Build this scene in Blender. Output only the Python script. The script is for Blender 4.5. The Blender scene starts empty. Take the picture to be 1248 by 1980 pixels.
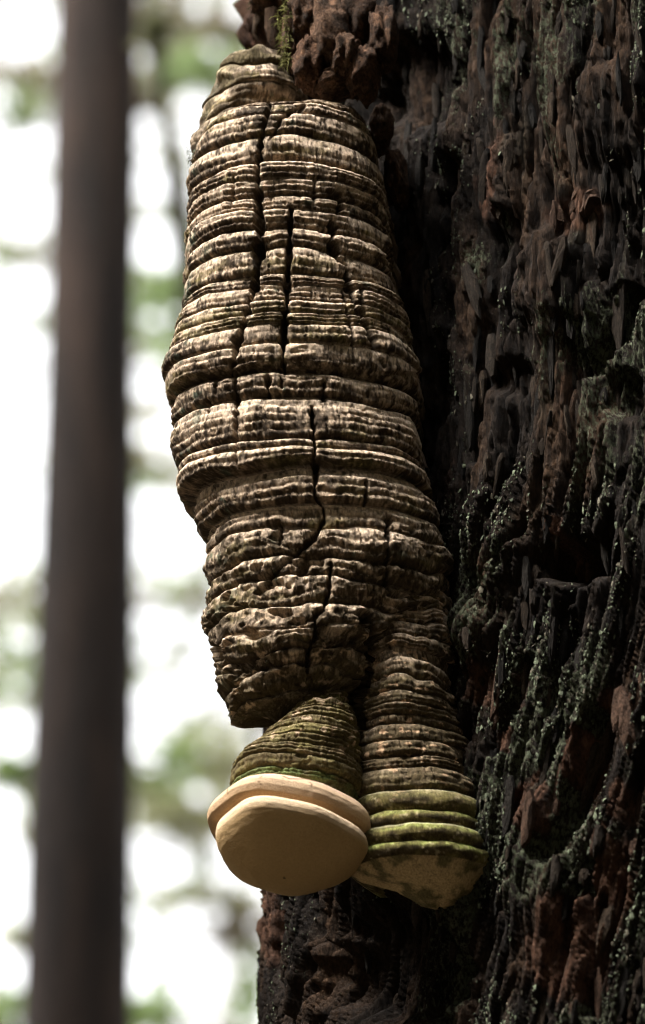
import bpy, math, random
import numpy as np
from mathutils import Vector, Matrix, Euler

random.seed(7)
rng = np.random.default_rng(11)
SC = bpy.context.scene
COL = SC.collection
PI = math.pi

# ------------------------------------------------------------------ camera
PITCH = math.radians(22.0)
DIST = 4.0
CAM = np.array([0.0, 0.0, 1.6])
FWD = np.array([0.0, math.cos(PITCH), math.sin(PITCH)])
UPV = np.array([0.0, -math.sin(PITCH), math.cos(PITCH)])
RGT = np.array([1.0, 0.0, 0.0])
FPX = 10000.0                       # focal length in photograph pixels
CX, CY = 624.0, 990.0
cam = bpy.data.cameras.new('camera')
cam.sensor_fit = 'VERTICAL'
cam.sensor_height = 36.0
cam.lens = 36.0 * FPX / 1980.0
cam.clip_start = 0.05
cam.clip_end = 3000.0
cam.dof.use_dof = True
cam.dof.focus_distance = DIST - 0.04
cam.dof.aperture_fstop = 6.4
cam.dof.aperture_blades = 0
camo = bpy.data.objects.new('camera', cam)
COL.objects.link(camo)
camo.location = CAM
camo.rotation_euler = (PI / 2 + PITCH, 0, 0)
SC.camera = camo

# ------------------------------------------------------------------ sky and sun
SUN_FROM = Vector((-0.50, -0.28, 0.82)).normalized()      # direction towards the sun
SUN_EL = math.asin(SUN_FROM.z)
SUN_AZ = math.atan2(SUN_FROM.x, SUN_FROM.y)
world = bpy.data.worlds.new('World')
SC.world = world
world.use_nodes = True
wn = world.node_tree
wn.nodes.clear()
w_out = wn.nodes.new('ShaderNodeOutputWorld')
w_bg = wn.nodes.new('ShaderNodeBackground')
w_sky = wn.nodes.new('ShaderNodeTexSky')
w_sky.sky_type = 'NISHITA'
w_sky.sun_disc = False
w_sky.sun_elevation = SUN_EL
w_sky.sun_rotation = SUN_AZ
w_sky.air_density = 1.0
w_sky.dust_density = 6.0
w_sky.ozone_density = 0.6
w_hsv = wn.nodes.new('ShaderNodeHueSaturation')          # a bright, whitish overcast veil
w_hsv.inputs['Saturation'].default_value = 0.06
w_bg.inputs['Strength'].default_value = 0.15
wn.links.new(w_sky.outputs['Color'], w_hsv.inputs['Color'])
wn.links.new(w_hsv.outputs['Color'], w_bg.inputs['Color'])
wn.links.new(w_bg.outputs['Background'], w_out.inputs['Surface'])
sun = bpy.data.lights.new('sun', 'SUN')
sun.energy = 2.0
sun.angle = math.radians(20.0)
sun.color = (1.0, 0.95, 0.88)
suno = bpy.data.objects.new('sun', sun)
COL.objects.link(suno)
suno.rotation_euler = SUN_FROM.to_track_quat('Z', 'Y').to_euler()
suno.location = (-3, -2, 9)

SC.view_settings.view_transform = 'Standard'
SC.view_settings.look = 'None'
SC.view_settings.exposure = 2.7
SC.view_settings.gamma = 1.0
SC.view_settings.use_curve_mapping = False
SC.render.engine = 'CYCLES'
SC.cycles.use_denoising = True
SC.cycles.denoiser = 'OPENIMAGEDENOISE'
SC.cycles.max_bounces = 6
SC.cycles.filter_width = 1.1
SC.cycles.sample_clamp_indirect = 6.0

# ------------------------------------------------------------------ helpers
def ray(px, py):
    return FWD + (px - CX) / FPX * RGT + (CY - py) / FPX * UPV

def at_depth(px, py, Y):
    """world point seen at a photograph pixel, on the vertical plane y = Y"""
    d = ray(px, py)
    return CAM + d * ((Y - CAM[1]) / d[1])

def proj(P):
    d = P - CAM
    w = d @ FWD
    return CX + FPX * (d @ RGT) / w, CY - FPX * (d @ UPV) / w

def _hash(ix, iy, iz, seed):
    h = (ix.astype(np.uint32) * np.uint32(374761393) + iy.astype(np.uint32) * np.uint32(668265263)
         + iz.astype(np.uint32) * np.uint32(2147483647) + np.uint32((seed * 974634777) & 0xffffffff))
    h = (h ^ (h >> np.uint32(13))) * np.uint32(1274126177)
    h = (h ^ (h >> np.uint32(16))) * np.uint32(2246822519)
    h ^= h >> np.uint32(15)
    return h.astype(np.float32) * np.float32(1.0 / 4294967295.0)

def vnoise(x, y, z, seed=0):
    """3-D value noise in [-1, 1], vectorised"""
    x, y, z = np.broadcast_arrays(np.asarray(x, np.float32), np.asarray(y, np.float32), np.asarray(z, np.float32))
    fx, fy, fz = np.floor(x), np.floor(y), np.floor(z)
    ix, iy, iz = fx.astype(np.int32), fy.astype(np.int32), fz.astype(np.int32)
    tx, ty, tz = x - fx, y - fy, z - fz
    tx = tx * tx * (3 - 2 * tx); ty = ty * ty * (3 - 2 * ty); tz = tz * tz * (3 - 2 * tz)
    with np.errstate(over='ignore'):
        def H(a, b, c):
            return _hash(ix + a, iy + b, iz + c, seed)
        c00 = H(0, 0, 0) * (1 - tx) + H(1, 0, 0) * tx
        c10 = H(0, 1, 0) * (1 - tx) + H(1, 1, 0) * tx
        c01 = H(0, 0, 1) * (1 - tx) + H(1, 0, 1) * tx
        c11 = H(0, 1, 1) * (1 - tx) + H(1, 1, 1) * tx
    c0 = c00 * (1 - ty) + c10 * ty
    c1 = c01 * (1 - ty) + c11 * ty
    return (c0 * (1 - tz) + c1 * tz) * 2 - 1

def fbm(x, y, z, octs=3, seed=0, gain=0.5):
    a, s, t = 1.0, 0.0, 0.0
    for o in range(octs):
        f = 2.03 ** o
        s = s + a * vnoise(x * f + 3.1 * o, y * f + 1.7 * o, z * f, seed + o)
        t += a
        a *= gain
    return s / t

def sstep(a, b, x):
    t = np.clip((x - a) / (b - a), 0, 1)
    return t * t * (3 - 2 * t)

def mixc(c, d, m):
    m = np.asarray(m)[..., None]
    return c * (1 - m) + np.asarray(d, np.float32) * m

def poly_dist(px, py, pts):
    """distance in pixels from every point to a polyline, and the position 0..1 along it"""
    best = np.full(px.shape, 1e9, np.float32)
    along = np.zeros(px.shape, np.float32)
    n = len(pts) - 1
    for i in range(n):
        (ax, ay), (bx, by) = pts[i][:2], pts[i + 1][:2]
        dx, dy = bx - ax, by - ay
        t = np.clip(((px - ax) * dx + (py - ay) * dy) / (dx * dx + dy * dy), 0, 1)
        d = np.hypot(px - ax - t * dx, py - ay - t * dy)
        m = d < best
        best = np.where(m, d, best)
        along = np.where(m, (i + t) / n, along)
    return best, along

def grid_mesh(name, V, C, closed=True, flip=False):
    """quad sheet from V[rows, cols, 3]; C the colour attribute"""
    R, K = V.shape[:2]
    idx = np.arange(R * K).reshape(R, K)
    if closed:
        nx = np.roll(idx, -1, axis=1)
        q = np.stack([idx[:-1], nx[:-1], nx[1:], idx[1:]], -1).reshape(-1, 4)
    else:
        q = np.stack([idx[:-1, :-1], idx[:-1, 1:], idx[1:, 1:], idx[1:, :-1]], -1).reshape(-1, 4)
    if flip:
        q = q[:, ::-1]
    me = bpy.data.meshes.new(name)
    me.vertices.add(R * K)
    me.vertices.foreach_set('co', V.reshape(-1).astype(np.float32))
    me.loops.add(q.size)
    me.loops.foreach_set('vertex_index', q.reshape(-1).astype(np.int32))
    me.polygons.add(len(q))
    me.polygons.foreach_set('loop_start', np.arange(0, q.size, 4, dtype=np.int32))
    me.update(calc_edges=True)
    me.shade_smooth()
    if C is not None:
        at = me.attributes.new('Col', 'FLOAT_COLOR', 'POINT')
        c4 = np.ones((R * K, 4), np.float32)
        c4[:, :3] = C.reshape(-1, 3)
        at.data.foreach_set('color', c4.reshape(-1))
    return me

def tri_mesh(name, V, F, C=None, smooth=False):
    me = bpy.data.meshes.new(name)
    me.from_pydata([tuple(v) for v in V], [], [tuple(f) for f in F])
    if smooth:
        me.shade_smooth()
    if C is not None:
        at = me.attributes.new('Col', 'FLOAT_COLOR', 'POINT')
        c4 = np.ones((len(V), 4), np.float32)
        c4[:, :3] = C
        at.data.foreach_set('color', c4.reshape(-1))
    return me

def fast_mesh(name, V, F, C=None, smooth=False):
    """V (n,3), F (m,k) arrays with constant k"""
    F = np.asarray(F, np.int32)
    me = bpy.data.meshes.new(name)
    me.vertices.add(len(V))
    me.vertices.foreach_set('co', np.asarray(V, np.float32).reshape(-1))
    me.loops.add(F.size)
    me.loops.foreach_set('vertex_index', F.reshape(-1))
    me.polygons.add(len(F))
    me.polygons.foreach_set('loop_start', np.arange(0, F.size, F.shape[1], dtype=np.int32))
    me.update(calc_edges=True)
    if smooth:
        me.shade_smooth()
    if C is not None:
        at = me.attributes.new('Col', 'FLOAT_COLOR', 'POINT')
        c4 = np.ones((len(V), 4), np.float32)
        c4[:, :3] = C
        at.data.foreach_set('color', c4.reshape(-1))
    return me

def link(name, me, mat, parent=None):
    o = bpy.data.objects.new(name, me)
    if mat and not me.materials:
        me.materials.append(mat)
    COL.objects.link(o)
    if parent:
        o.parent = parent
        o.matrix_parent_inverse = parent.matrix_world.inverted()
    return o

def empty(name, loc):
    o = bpy.data.objects.new(name, None)
    COL.objects.link(o)
    o.empty_display_size = 0.1
    o.location = loc
    o.matrix_world = Matrix.Translation(Vector(loc))
    return o

def tag(o, label=None, cat=None, group=None, kind=None):
    for k, v in (('label', label), ('category', cat), ('group', group), ('kind', kind)):
        if v:
            o[k] = v
    return o

# ------------------------------------------------------------------ materials
def new_mat(name):
    m = bpy.data.materials.new(name)
    m.use_nodes = True
    nt = m.node_tree
    b = nt.nodes['Principled BSDF']
    return m, nt, b

def N(nt, kind, **kw):
    n = nt.nodes.new(kind)
    for k, v in kw.items():
        if k in n.inputs:
            n.inputs[k].default_value = v
        else:
            setattr(n, k, v)
    return n

def attr_material(name, rough, noise_scale, lo, hi, bump_scale, bump_dist, spec=0.3, stretch=(1, 1, 1), bump2=None):
    """vertex colour (pigment of the thing) times fine grain, with fine relief"""
    m, nt, b = new_mat(name)
    L = nt.links.new
    at = N(nt, 'ShaderNodeAttribute', attribute_name='Col')
    tc = N(nt, 'ShaderNodeTexCoord')
    mp = N(nt, 'ShaderNodeMapping')
    mp.inputs['Scale'].default_value = stretch
    L(tc.outputs['Object'], mp.inputs['Vector'])
    nz = N(nt, 'ShaderNodeTexNoise', Scale=noise_scale, Detail=6.0, Roughness=0.65)
    L(mp.outputs['Vector'], nz.inputs['Vector'])
    rp = N(nt, 'ShaderNodeMapRange')
    rp.inputs['From Min'].default_value = 0.3
    rp.inputs['From Max'].default_value = 0.7
    rp.inputs['To Min'].default_value = lo
    rp.inputs['To Max'].default_value = hi
    L(nz.outputs['Fac'], rp.inputs['Value'])
    mx = N(nt, 'ShaderNodeVectorMath', operation='SCALE')
    L(at.outputs['Color'], mx.inputs[0])
    L(rp.outputs['Result'], mx.inputs['Scale'])
    L(mx.outputs['Vector'], b.inputs['Base Color'])
    b.inputs['Roughness'].default_value = rough
    b.inputs['Specular IOR Level'].default_value = spec
    n2 = N(nt, 'ShaderNodeTexNoise', Scale=bump_scale, Detail=8.0, Roughness=0.7)
    L(mp.outputs['Vector'], n2.inputs['Vector'])
    bp = N(nt, 'ShaderNodeBump', Strength=1.0, Distance=bump_dist)
    L(n2.outputs['Fac'], bp.inputs['Height'])
    L(bp.outputs['Normal'], b.inputs['Normal'])
    return m

M_FUNGUS = attr_material('weathered_fungus', 0.9, 420.0, 0.5, 1.45, 300.0, 0.0024, 0.1, (1.6, 1.6, 0.45))
M_CAP = attr_material('young_cap', 0.85, 500.0, 0.88, 1.12, 900.0, 0.0008, 0.15)
M_BARK = attr_material('dark_bark', 0.9, 260.0, 0.3, 1.75, 240.0, 0.006, 0.10, (1.3, 1.3, 0.5))
M_PLATE = attr_material('bark_flake', 0.9, 7.0, 0.3, 1.75, 9.0, 0.006, 0.10, (1.0, 0.6, 2.2))
M_CHUNK = attr_material('flaky_bark', 0.9, 6.0, 0.3, 1.8, 5.0, 0.010, 0.10, (1.0, 1.0, 1.4))
def add_lichen(m):
    nt = m.node_tree
    L = nt.links.new
    b = nt.nodes['Principled BSDF']
    src = b.inputs['Base Color'].links[0].from_socket
    at = N(nt, 'ShaderNodeAttribute', attribute_name='Lich')
    tc = N(nt, 'ShaderNodeTexCoord')
    mp = N(nt, 'ShaderNodeMapping')
    mp.inputs['Scale'].default_value = (1, 1, .62)
    L(tc.outputs['Object'], mp.inputs['Vector'])
    n1 = N(nt, 'ShaderNodeTexNoise', Scale=330.0, Detail=5.0, Roughness=0.7)
    L(mp.outputs['Vector'], n1.inputs['Vector'])
    ad = N(nt, 'ShaderNodeMath', operation='MULTIPLY_ADD')
    L(at.outputs['Fac'], ad.inputs[0])
    ad.inputs[1].default_value = 0.30
    L(n1.outputs['Fac'], ad.inputs[2])
    mr = N(nt, 'ShaderNodeMapRange')
    mr.inputs['From Min'].default_value = 0.75
    mr.inputs['From Max'].default_value = 0.86
    L(ad.outputs['Value'], mr.inputs['Value'])
    n2 = N(nt, 'ShaderNodeTexNoise', Scale=60.0, Detail=3.0)
    L(tc.outputs['Object'], n2.inputs['Vector'])
    cr = N(nt, 'ShaderNodeValToRGB')
    cr.color_ramp.elements[0].position = 0.35
    cr.color_ramp.elements[0].color = (.042, .050, .028, 1)
    cr.color_ramp.elements[1].position = 0.65
    cr.color_ramp.elements[1].color = (.085, .090, .058, 1)
    L(n2.outputs['Fac'], cr.inputs['Fac'])
    mx = N(nt, 'ShaderNodeMix', data_type='RGBA')
    L(mr.outputs['Result'], mx.inputs['Factor'])
    L(src, mx.inputs['A'])
    L(cr.outputs['Color'], mx.inputs['B'])
    L(mx.outputs['Result'], b.inputs['Base Color'])
add_lichen(M_BARK)
M_LICHEN = attr_material('lichen', 0.9, 300.0, 0.6, 1.35, 500.0, 0.001, 0.15)
M_MOSS = attr_material('moss', 0.9, 200.0, 0.6, 1.4, 400.0, 0.001, 0.15)
M_FARBARK = attr_material('forest_bark', 0.9, 7.0, 0.25, 1.75, 20.0, 0.02, 0.15, (1.5, 1.5, 0.25))

def leaf_material():
    m, nt, b = new_mat('leaf')
    L = nt.links.new
    at = N(nt, 'ShaderNodeAttribute', attribute_name='Col')
    nz = N(nt, 'ShaderNodeTexNoise', Scale=3.0, Detail=3.0)
    rp = N(nt, 'ShaderNodeMapRange')
    rp.inputs['To Min'].default_value = 0.6
    rp.inputs['To Max'].default_value = 1.4
    L(nz.outputs['Fac'], rp.inputs['Value'])
    mx = N(nt, 'ShaderNodeVectorMath', operation='SCALE')
    L(at.outputs['Color'], mx.inputs[0])
    L(rp.outputs['Result'], mx.inputs['Scale'])
    L(mx.outputs['Vector'], b.inputs['Base Color'])
    b.inputs['Roughness'].default_value = 0.6
    tr = N(nt, 'ShaderNodeBsdfTranslucent')
    L(mx.outputs['Vector'], tr.inputs['Color'])
    ms = N(nt, 'ShaderNodeMixShader', Fac=0.5)
    L(b.outputs['BSDF'], ms.inputs[1])
    L(tr.outputs['BSDF'], ms.inputs[2])
    L(ms.outputs['Shader'], nt.nodes['Material Output'].inputs['Surface'])
    return m
M_LEAF = leaf_material()

# ------------------------------------------------------------------ forest floor
def ground_material():
    m, nt, b = new_mat('forest_floor')
    L = nt.links.new
    nz = N(nt, 'ShaderNodeTexNoise', Scale=4.0, Detail=10.0, Roughness=0.7)
    cr = N(nt, 'ShaderNodeValToRGB')
    cr.color_ramp.elements[0].position = 0.3
    cr.color_ramp.elements[0].color = (0.03, 0.022, 0.013, 1)
    cr.color_ramp.elements[1].position = 0.7
    cr.color_ramp.elements[1].color = (0.11, 0.085, 0.045, 1)
    L(nz.outputs['Fac'], cr.inputs['Fac'])
    L(cr.outputs['Color'], b.inputs['Base Color'])
    b.inputs['Roughness'].default_value = 0.95
    return m
gx = np.concatenate([-np.geomspace(1500, 8, 22), np.linspace(-6, 6, 25), np.geomspace(8, 1500, 22)])
GX, GY = np.meshgrid(gx, gx)
GZ = 0.12 * fbm(GX * 0.5, GY * 0.5, 0 * GX, 3, 50) * (np.hypot(GX, GY) < 60)
ground = link('ground', grid_mesh('ground', np.stack([GX, GY, GZ], -1), None, closed=False), ground_material())
tag(ground, 'brown forest floor under the trees', 'ground', kind='structure')

# ------------------------------------------------------------------ the old trunk
TR, TXC, TYC = 0.60, 0.570, 4.095
TREE_Z0 = 3.1
def trunk_axis_x(z):
    return TXC + 0.028 * (z - TREE_Z0)
def trunk_rad(z):
    return TR + 0.012 * (TREE_Z0 - z) + 0.28 * np.exp(-np.maximum(z, 0) / 0.5)

# furrows and hollows in the bark, found at these photograph pixels
FURROWS = [([(900, 330), (890, 480), (900, 640), (880, 760), (850, 900)], 26, .020),
           ([(1005, 430), (985, 560), (960, 700), (950, 900)], 14, .012),
           ([(1215, 560), (1190, 650), (1150, 720)], 18, .018),
           ([(1130, 1090), (1110, 1180), (1100, 1290), (1085, 1380)], 14, .014),
           ([(1180, 1400), (1150, 1500), (1120, 1590), (1090, 1660)], 26, .026),
           ([(1040, 1290), (1010, 1380), (985, 1460)], 16, .014),
           ([(640, 1735), (655, 1850), (640, 1980)], 14, .016),
           ([(575, 1740), (570, 1850), (590, 1980)], 12, .014),
           ([(1010, 60), (1020, 160), (1010, 260)], 12, .010),
           ([(1160, 1680), (1160, 1800), (1150, 1960)], 14, .018),
           ([(1010, 900), (990, 1000), (1000, 1100)], 10, .010),
           ([(745, 200), (760, 330), (775, 500), (800, 650)], 26, .022)]
HOLLOWS = [(825, 170, 95, 110, .032), (1120, 1090, 85, 50, .040), (860, 1420, 60, 60, .020),
           (1210, 760, 40, 50, .018), (790, 1880, 150, 150, .035), (1010, 740, 40, 45, .014)]
BUMPS = [(640, 40, 100, 150, .060), (1000, 1050, 60, 140, .016), (960, 1240, 60, 70, .018),
         (1100, 560, 90, 110, .018), (1000, 380, 50, 90, .014), 
         (1200, 220, 70, 160, .02), (1060, 1700, 60, 160, .014)]
RED = [(985, 350, 26, 85), (1120, 410, 55, 45), (1205, 1370, 34, 40), (1140, 1480, 26, 70), (1035, 1340, 20, 50),
       (770, 360, 22, 60), (640, 80, 110, 110), (1005, 1440, 25, 30), (1200, 1700, 40, 120),
       (1120, 1850, 70, 100), (545, 1790, 40, 70), (1215, 1560, 25, 60), (1060, 1560, 50, 60), (950, 1330, 40, 40), (1090, 1060, 20, 50)]

NZF, NPF = 720, 700
zf = np.linspace(2.60, 3.62, NZF)
zl = np.concatenate([np.linspace(-0.3, 2.5, 60), zf, np.linspace(3.7, 8.6, 90)])
pf = np.linspace(math.radians(171), math.radians(244), NPF)
pl = np.concatenate([pf, np.linspace(math.radians(245), math.radians(528), 44)])
PH, ZZ = np.meshgrid(pl, zl)
def bark_relief(PH, ZZ):
    R0 = trunk_rad(ZZ)
    cx, sy = np.cos(PH), np.sin(PH)
    lo_ = np.maximum(0, 3.12 - ZZ)
    PHs = PH + .24 * (lo_ ** 2 / (lo_ + .08)) / TR               # the grain leans over lower down
    X0, Y0_ = np.cos(PHs) * TR, np.sin(PHs) * TR
    base = np.stack([trunk_axis_x(ZZ) + R0 * cx, TYC + R0 * sy, ZZ], -1)
    px, py = proj(base)
    front = (PH < math.radians(300)) & (ZZ > 2.3) & (ZZ < 4.0)
    wz = ZZ + 0.0
    sh = 0.0
    wx = X0 + 0.018 * fbm(X0 * 9, Y0_ * 9, wz * 4, 3, 1) + sh
    wy = Y0_ + 0.018 * fbm(X0 * 9 + 9, Y0_ * 9, wz * 4, 3, 2)
    n1 = fbm(wx / .034, wy / .034, wz / .42, 4, 3)
    r1 = 1 - np.abs(n1) * 2.6                                     # ridged: crests where noise crosses 0
    n2 = fbm(wx / .0085, wy / .0085, wz / .15, 4, 5)
    n3 = fbm(wx / .0036, wy / .0036, wz / .042, 3, 8)
    n4 = fbm(wx / .0019, wy / .0019, wz / .009, 2, 12)
    big = fbm(X0 / .15, Y0_ / .15, wz / .55, 2, 15)
    d = .020 * big + .011 * np.clip(r1, -1, 1)
    d = d - .014 * sstep(.10, .01, np.abs(fbm(wx / .024, wy / .024, wz / .40, 3, 17)))      # long narrow splits
    d = d - .005 * sstep(.08, .01, np.abs(n2)) + .0045 * sstep(-.15, .25, n2)
    d = d + .0030 * (1 - 2.4 * np.abs(n3)) + .0017 * n4
    # broken plates: terraces with crisp edges
    tq = fbm(wx / .012, wy / .012, wz / .17, 3, 21) * 3.0
    d = d + .0034 * (sstep(.45, .55, tq - np.floor(tq)))
    jx = px + 9 * fbm(px / 30, py / 40, 0 * px, 2, 31)
    for pts, w, dep in FURROWS:
        q, _ = poly_dist(jx, py, pts)
        d = d - np.where(front, dep * sstep(w * 1.3, w * .15, q), 0)
    for hx, hy, rx, ry, dep in HOLLOWS:
        q = np.hypot((px - hx) / rx, (py - hy) / ry) + .25 * fbm(px / 40, py / 55, 0 * px, 2, 33)
        d = d - np.where(front, dep * sstep(1.15, .55, q), 0)
    for hx, hy, rx, ry, dep in BUMPS:
        q = np.hypot((px - hx) / rx, (py - hy) / ry) + .25 * fbm(px / 40, py / 55, 0 * px, 2, 34)
        d = d + np.where(front, dep * sstep(1.2, .3, q), 0)
    # colour: dark bark deepened to stand in for shade, brown and rusty inner bark, grey-green film
    tone = fbm(wx / .03, wy / .03, wz / .12, 3, 41)
    c = np.empty(PH.shape + (3,), np.float32)
    c[:] = (.0160, .0108, .0074)
    c = mixc(c, (.056, .032, .018), sstep(-.05, .6, tone))
    red = np.zeros(PH.shape, np.float32)
    for hx, hy, rx, ry in RED:
        q = np.hypot((px - hx) / rx, (py - hy) / ry) + .55 * fbm(px / 22, py / 60, 0 * px, 3, 43)
        red = np.maximum(red, np.where(front, sstep(1.05, .7, q), 0))
    rr = sstep(.32, .6, fbm(wx / .02, wy / .02, wz / .15, 3, 45))
    c = mixc(c, (.100, .050, .030), np.clip(np.maximum(red * .8, rr * .45), 0, 1) * sstep(-.6, .3, n3 + .3))
    lich = sstep(.05, .5, n3 + .5 * fbm(wx / .08, wy / .08, wz / .12, 2, 47)) * sstep(-.05, .35, n2) * (1 - red * .8)
    lich = lich * np.where(front, .25 + .75 * sstep(770, 1000, px + (py > 1500) * 60), .5)
    c = mixc(c, (.035, .034, .023), lich * .4)
    c = c * np.clip(.64 * (1 + .8 * n3 + .6 * n4), .15, 1.7)[..., None]
    lm = sstep(-.2, .45, fbm(wx / .07, wy / .07, wz / .10, 3, 47) + .35 * n2 + .25 * r1) * (1 - .75 * red)
    lm = lm * np.where(front, .35 + .65 * sstep(760, 960, px + (py > 1500) * 60), .6)
    return d, c, base, px, py, lm
DB, CB, BASE, TPX, TPY, LM = bark_relief(PH, ZZ)
RB = trunk_rad(ZZ) + DB
VT = np.stack([trunk_axis_x(ZZ) + RB * np.cos(PH), TYC + RB * np.sin(PH), ZZ], -1)
old_tree = empty('old_tree', (float(trunk_axis_x(0.0)), TYC, 0.0))
tag(old_tree, 'thick old tree trunk with dark furrowed bark, lichen flecks and rusty patches', 'tree')
trunk = link('trunk', grid_mesh('trunk', VT, CB, closed=True, flip=True), M_BARK, old_tree)
_la = trunk.data.attributes.new('Lich', 'FLOAT', 'POINT')
_la.data.foreach_set('value', LM.reshape(-1).astype(np.float32))
# jagged broken top of the snag
top = []
ring = VT[-1]
cen = ring.mean(0)
rows = [ring]
for k in range(1, 7):
    f = 1 - k / 6.0
    r = cen + (ring - cen) * max(f, .002)
    r = r.copy()
    r[:, 2] += .5 * vnoise(r[:, 0] * 9, r[:, 1] * 9, 0 * r[:, 0] + k * .2, 60) * (k < 7) + .2
    rows.append(r)
TV = np.stack(rows)
link('broken_top', grid_mesh('broken_top', TV, np.full(TV.shape, .05, np.float32), closed=True, flip=True), M_BARK, old_tree)

def trunk_point(px, py):
    """point of the bark surface under a photograph pixel (nearest visible vertex) with its frame"""
    i = np.argmin((FPX_X - px) ** 2 + (FPX_Y - py) ** 2 + FPX_W)
    r, k = divmod(int(i), FW)
    P = FV[r, k]
    ph, z = PH[60 + r, k], ZZ[60 + r, k]
    nrm = np.array([math.cos(ph), math.sin(ph), 0.0])
    return P, nrm, (r, k)
FV = VT[60:60 + NZF, :NPF]
FW = NPF
_a, _b = proj(FV)
FPX_X, FPX_Y = _a.reshape(-1), _b.reshape(-1)
_face = -(np.cos(PH[60:60 + NZF, :NPF]) * (FV[..., 0] - CAM[0]) + np.sin(PH[60:60 + NZF, :NPF]) * (FV[..., 1] - CAM[1]))
FPX_W = np.where(_face.reshape(-1) > 0.0, 0, 1e6)
# bark plates that stand proud of the trunk, each a piece of its own
def plate_mesh(k):
    r = np.random.default_rng(900 + k)
    n = 11
    an = np.linspace(0, 2 * PI, n, endpoint=False) + r.uniform(-.18, .18, n)
    rad = r.uniform(.72, 1.12, n)
    ox, oz = .5 * np.cos(an) * rad, .5 * np.sign(np.sin(an)) * np.abs(np.sin(an)) ** .8 * rad
    V = [(x, 0.9, z) for x, z in zip(ox, oz)]                                 # rooted in the bark (+y is inwards)
    V += [(x * .93, r.uniform(-.35, .1), z * .96) for x, z in zip(ox, oz)]
    V += [(x * .5 + r.uniform(-.06, .06), r.uniform(-.8, -.3), z * .62) for x, z in zip(ox, oz)]
    V += [(r.uniform(-.05, .05), r.uniform(-.9, -.5), 0)]
    F = []
    for i in range(n):
        j = (i + 1) % n
        F += [(i, j, n + j, n + i), (n + i, n + j, 2 * n + j, 2 * n + i), (2 * n + i, 2 * n + j, 3 * n)]
    kind = k % 6
    base = np.array([(.012, .010, .008), (.022, .016, .011), (.016, .013, .010), (.028, .019, .012), (.058, .033, .021), (.046, .032, .021)][kind])
    C = np.array([base * r.uniform(.7, 1.3) for _ in V])
    me = tri_mesh('bark_plate', V, F, C, smooth=False)
    la = me.attributes.new('Lich', 'FLOAT', 'POINT')
    la.data.foreach_set('value', np.full(len(V), 0.0 if kind >= 4 else r.uniform(.2, .9), np.float32))
    return me
bpy.context.view_layer.update()
trunk_inv = trunk.matrix_world.inverted()
PLATES = [plate_mesh(k) for k in range(18)]
def frame_at(nrm, lean=0.0):
    y = Vector(-nrm)
    z = Vector((0, 0, 1))
    x = y.cross(z).normalized()
    m = Matrix((x, y, z)).transposed().to_4x4()
    return m @ Matrix.Rotation(lean, 4, 'Y')
def add_plate(px, py, w, h, th, lean, k):
    P, nrm, _ = trunk_point(px, py)
    o = bpy.data.objects.new('bark_plate', PLATES[k])
    COL.objects.link(o)
    m = Matrix.Translation(Vector(P + nrm * th * .1)) @ frame_at(nrm, lean) @ Matrix.Diagonal((w, th, h, 1))
    o.parent = trunk
    o.matrix_parent_inverse = trunk_inv
    o.matrix_world = m
    return o
for p in PLATES:
    p.materials.append(M_PLATE)
RIGHT_EDGE = [(0, 745), (210, 700), (350, 735), (560, 755), (760, 808), (980, 822), (1130, 868), (1340, 868), (1500, 905), (1670, 960), (1700, 930), (1760, 500), (1990, 495)]
_re = np.array(RIGHT_EDGE, float)
r_ = np.random.default_rng(77)
nplate = 0
while nplate < 285:
    py = r_.uniform(-20, 2000)
    px = r_.uniform(490, 1275)
    if px < np.interp(py, _re[:, 0], _re[:, 1]) - 15:
        continue
    lean = r_.normal(0, .10) + (.16 if py > 1250 else 0)
    q = r_.uniform()
    w, h = r_.uniform(.003, .009), r_.uniform(.014, .050)
    if q > .85:
        w, h = r_.uniform(.008, .014), r_.uniform(.04, .075)
    red = any(((px - a) / rx) ** 2 + ((py - b) / ry) ** 2 < 1.1 for a, b, rx, ry in RED)
    ks = [4, 10, 16, 3, 5] if red else [0, 1, 2, 3, 6, 7, 8, 9, 12, 13, 14, 15, 11]
    add_plate(px, py, w, h, r_.uniform(.0016, .0034), lean, int(r_.choice(ks)))
    nplate += 1
# the long rusty splinters low on the trunk and the flaking patch higher up
for px, py, w, h, th, lean, k in [(1150, 1490, .007, .075, .006, .42, 5), (1172, 1440, .008, .05, .006, .35, 17), (1200, 1375, .015, .040, .006, .1, 10),
                                  (1212, 1400, .014, .05, .008, -.1, 4), (1035, 1350, .010, .055, .008, .25, 10), (985, 320, .008, .06, .008, .05, 5),
                                  (1000, 370, .010, .05, .009, -.05, 16), (1118, 395, .013, .03, .010, .3, 4), (1142, 400, .014, .028, .010, .5, 10),
                                  (1080, 430, .016, .03, .008, .1, 16), (965, 300, .006, .07, .007, .0, 17), (1240, 1640, .007, .07, .005, .3, 5)]:
    add_plate(px, py, w, h, th, lean, k)

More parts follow.
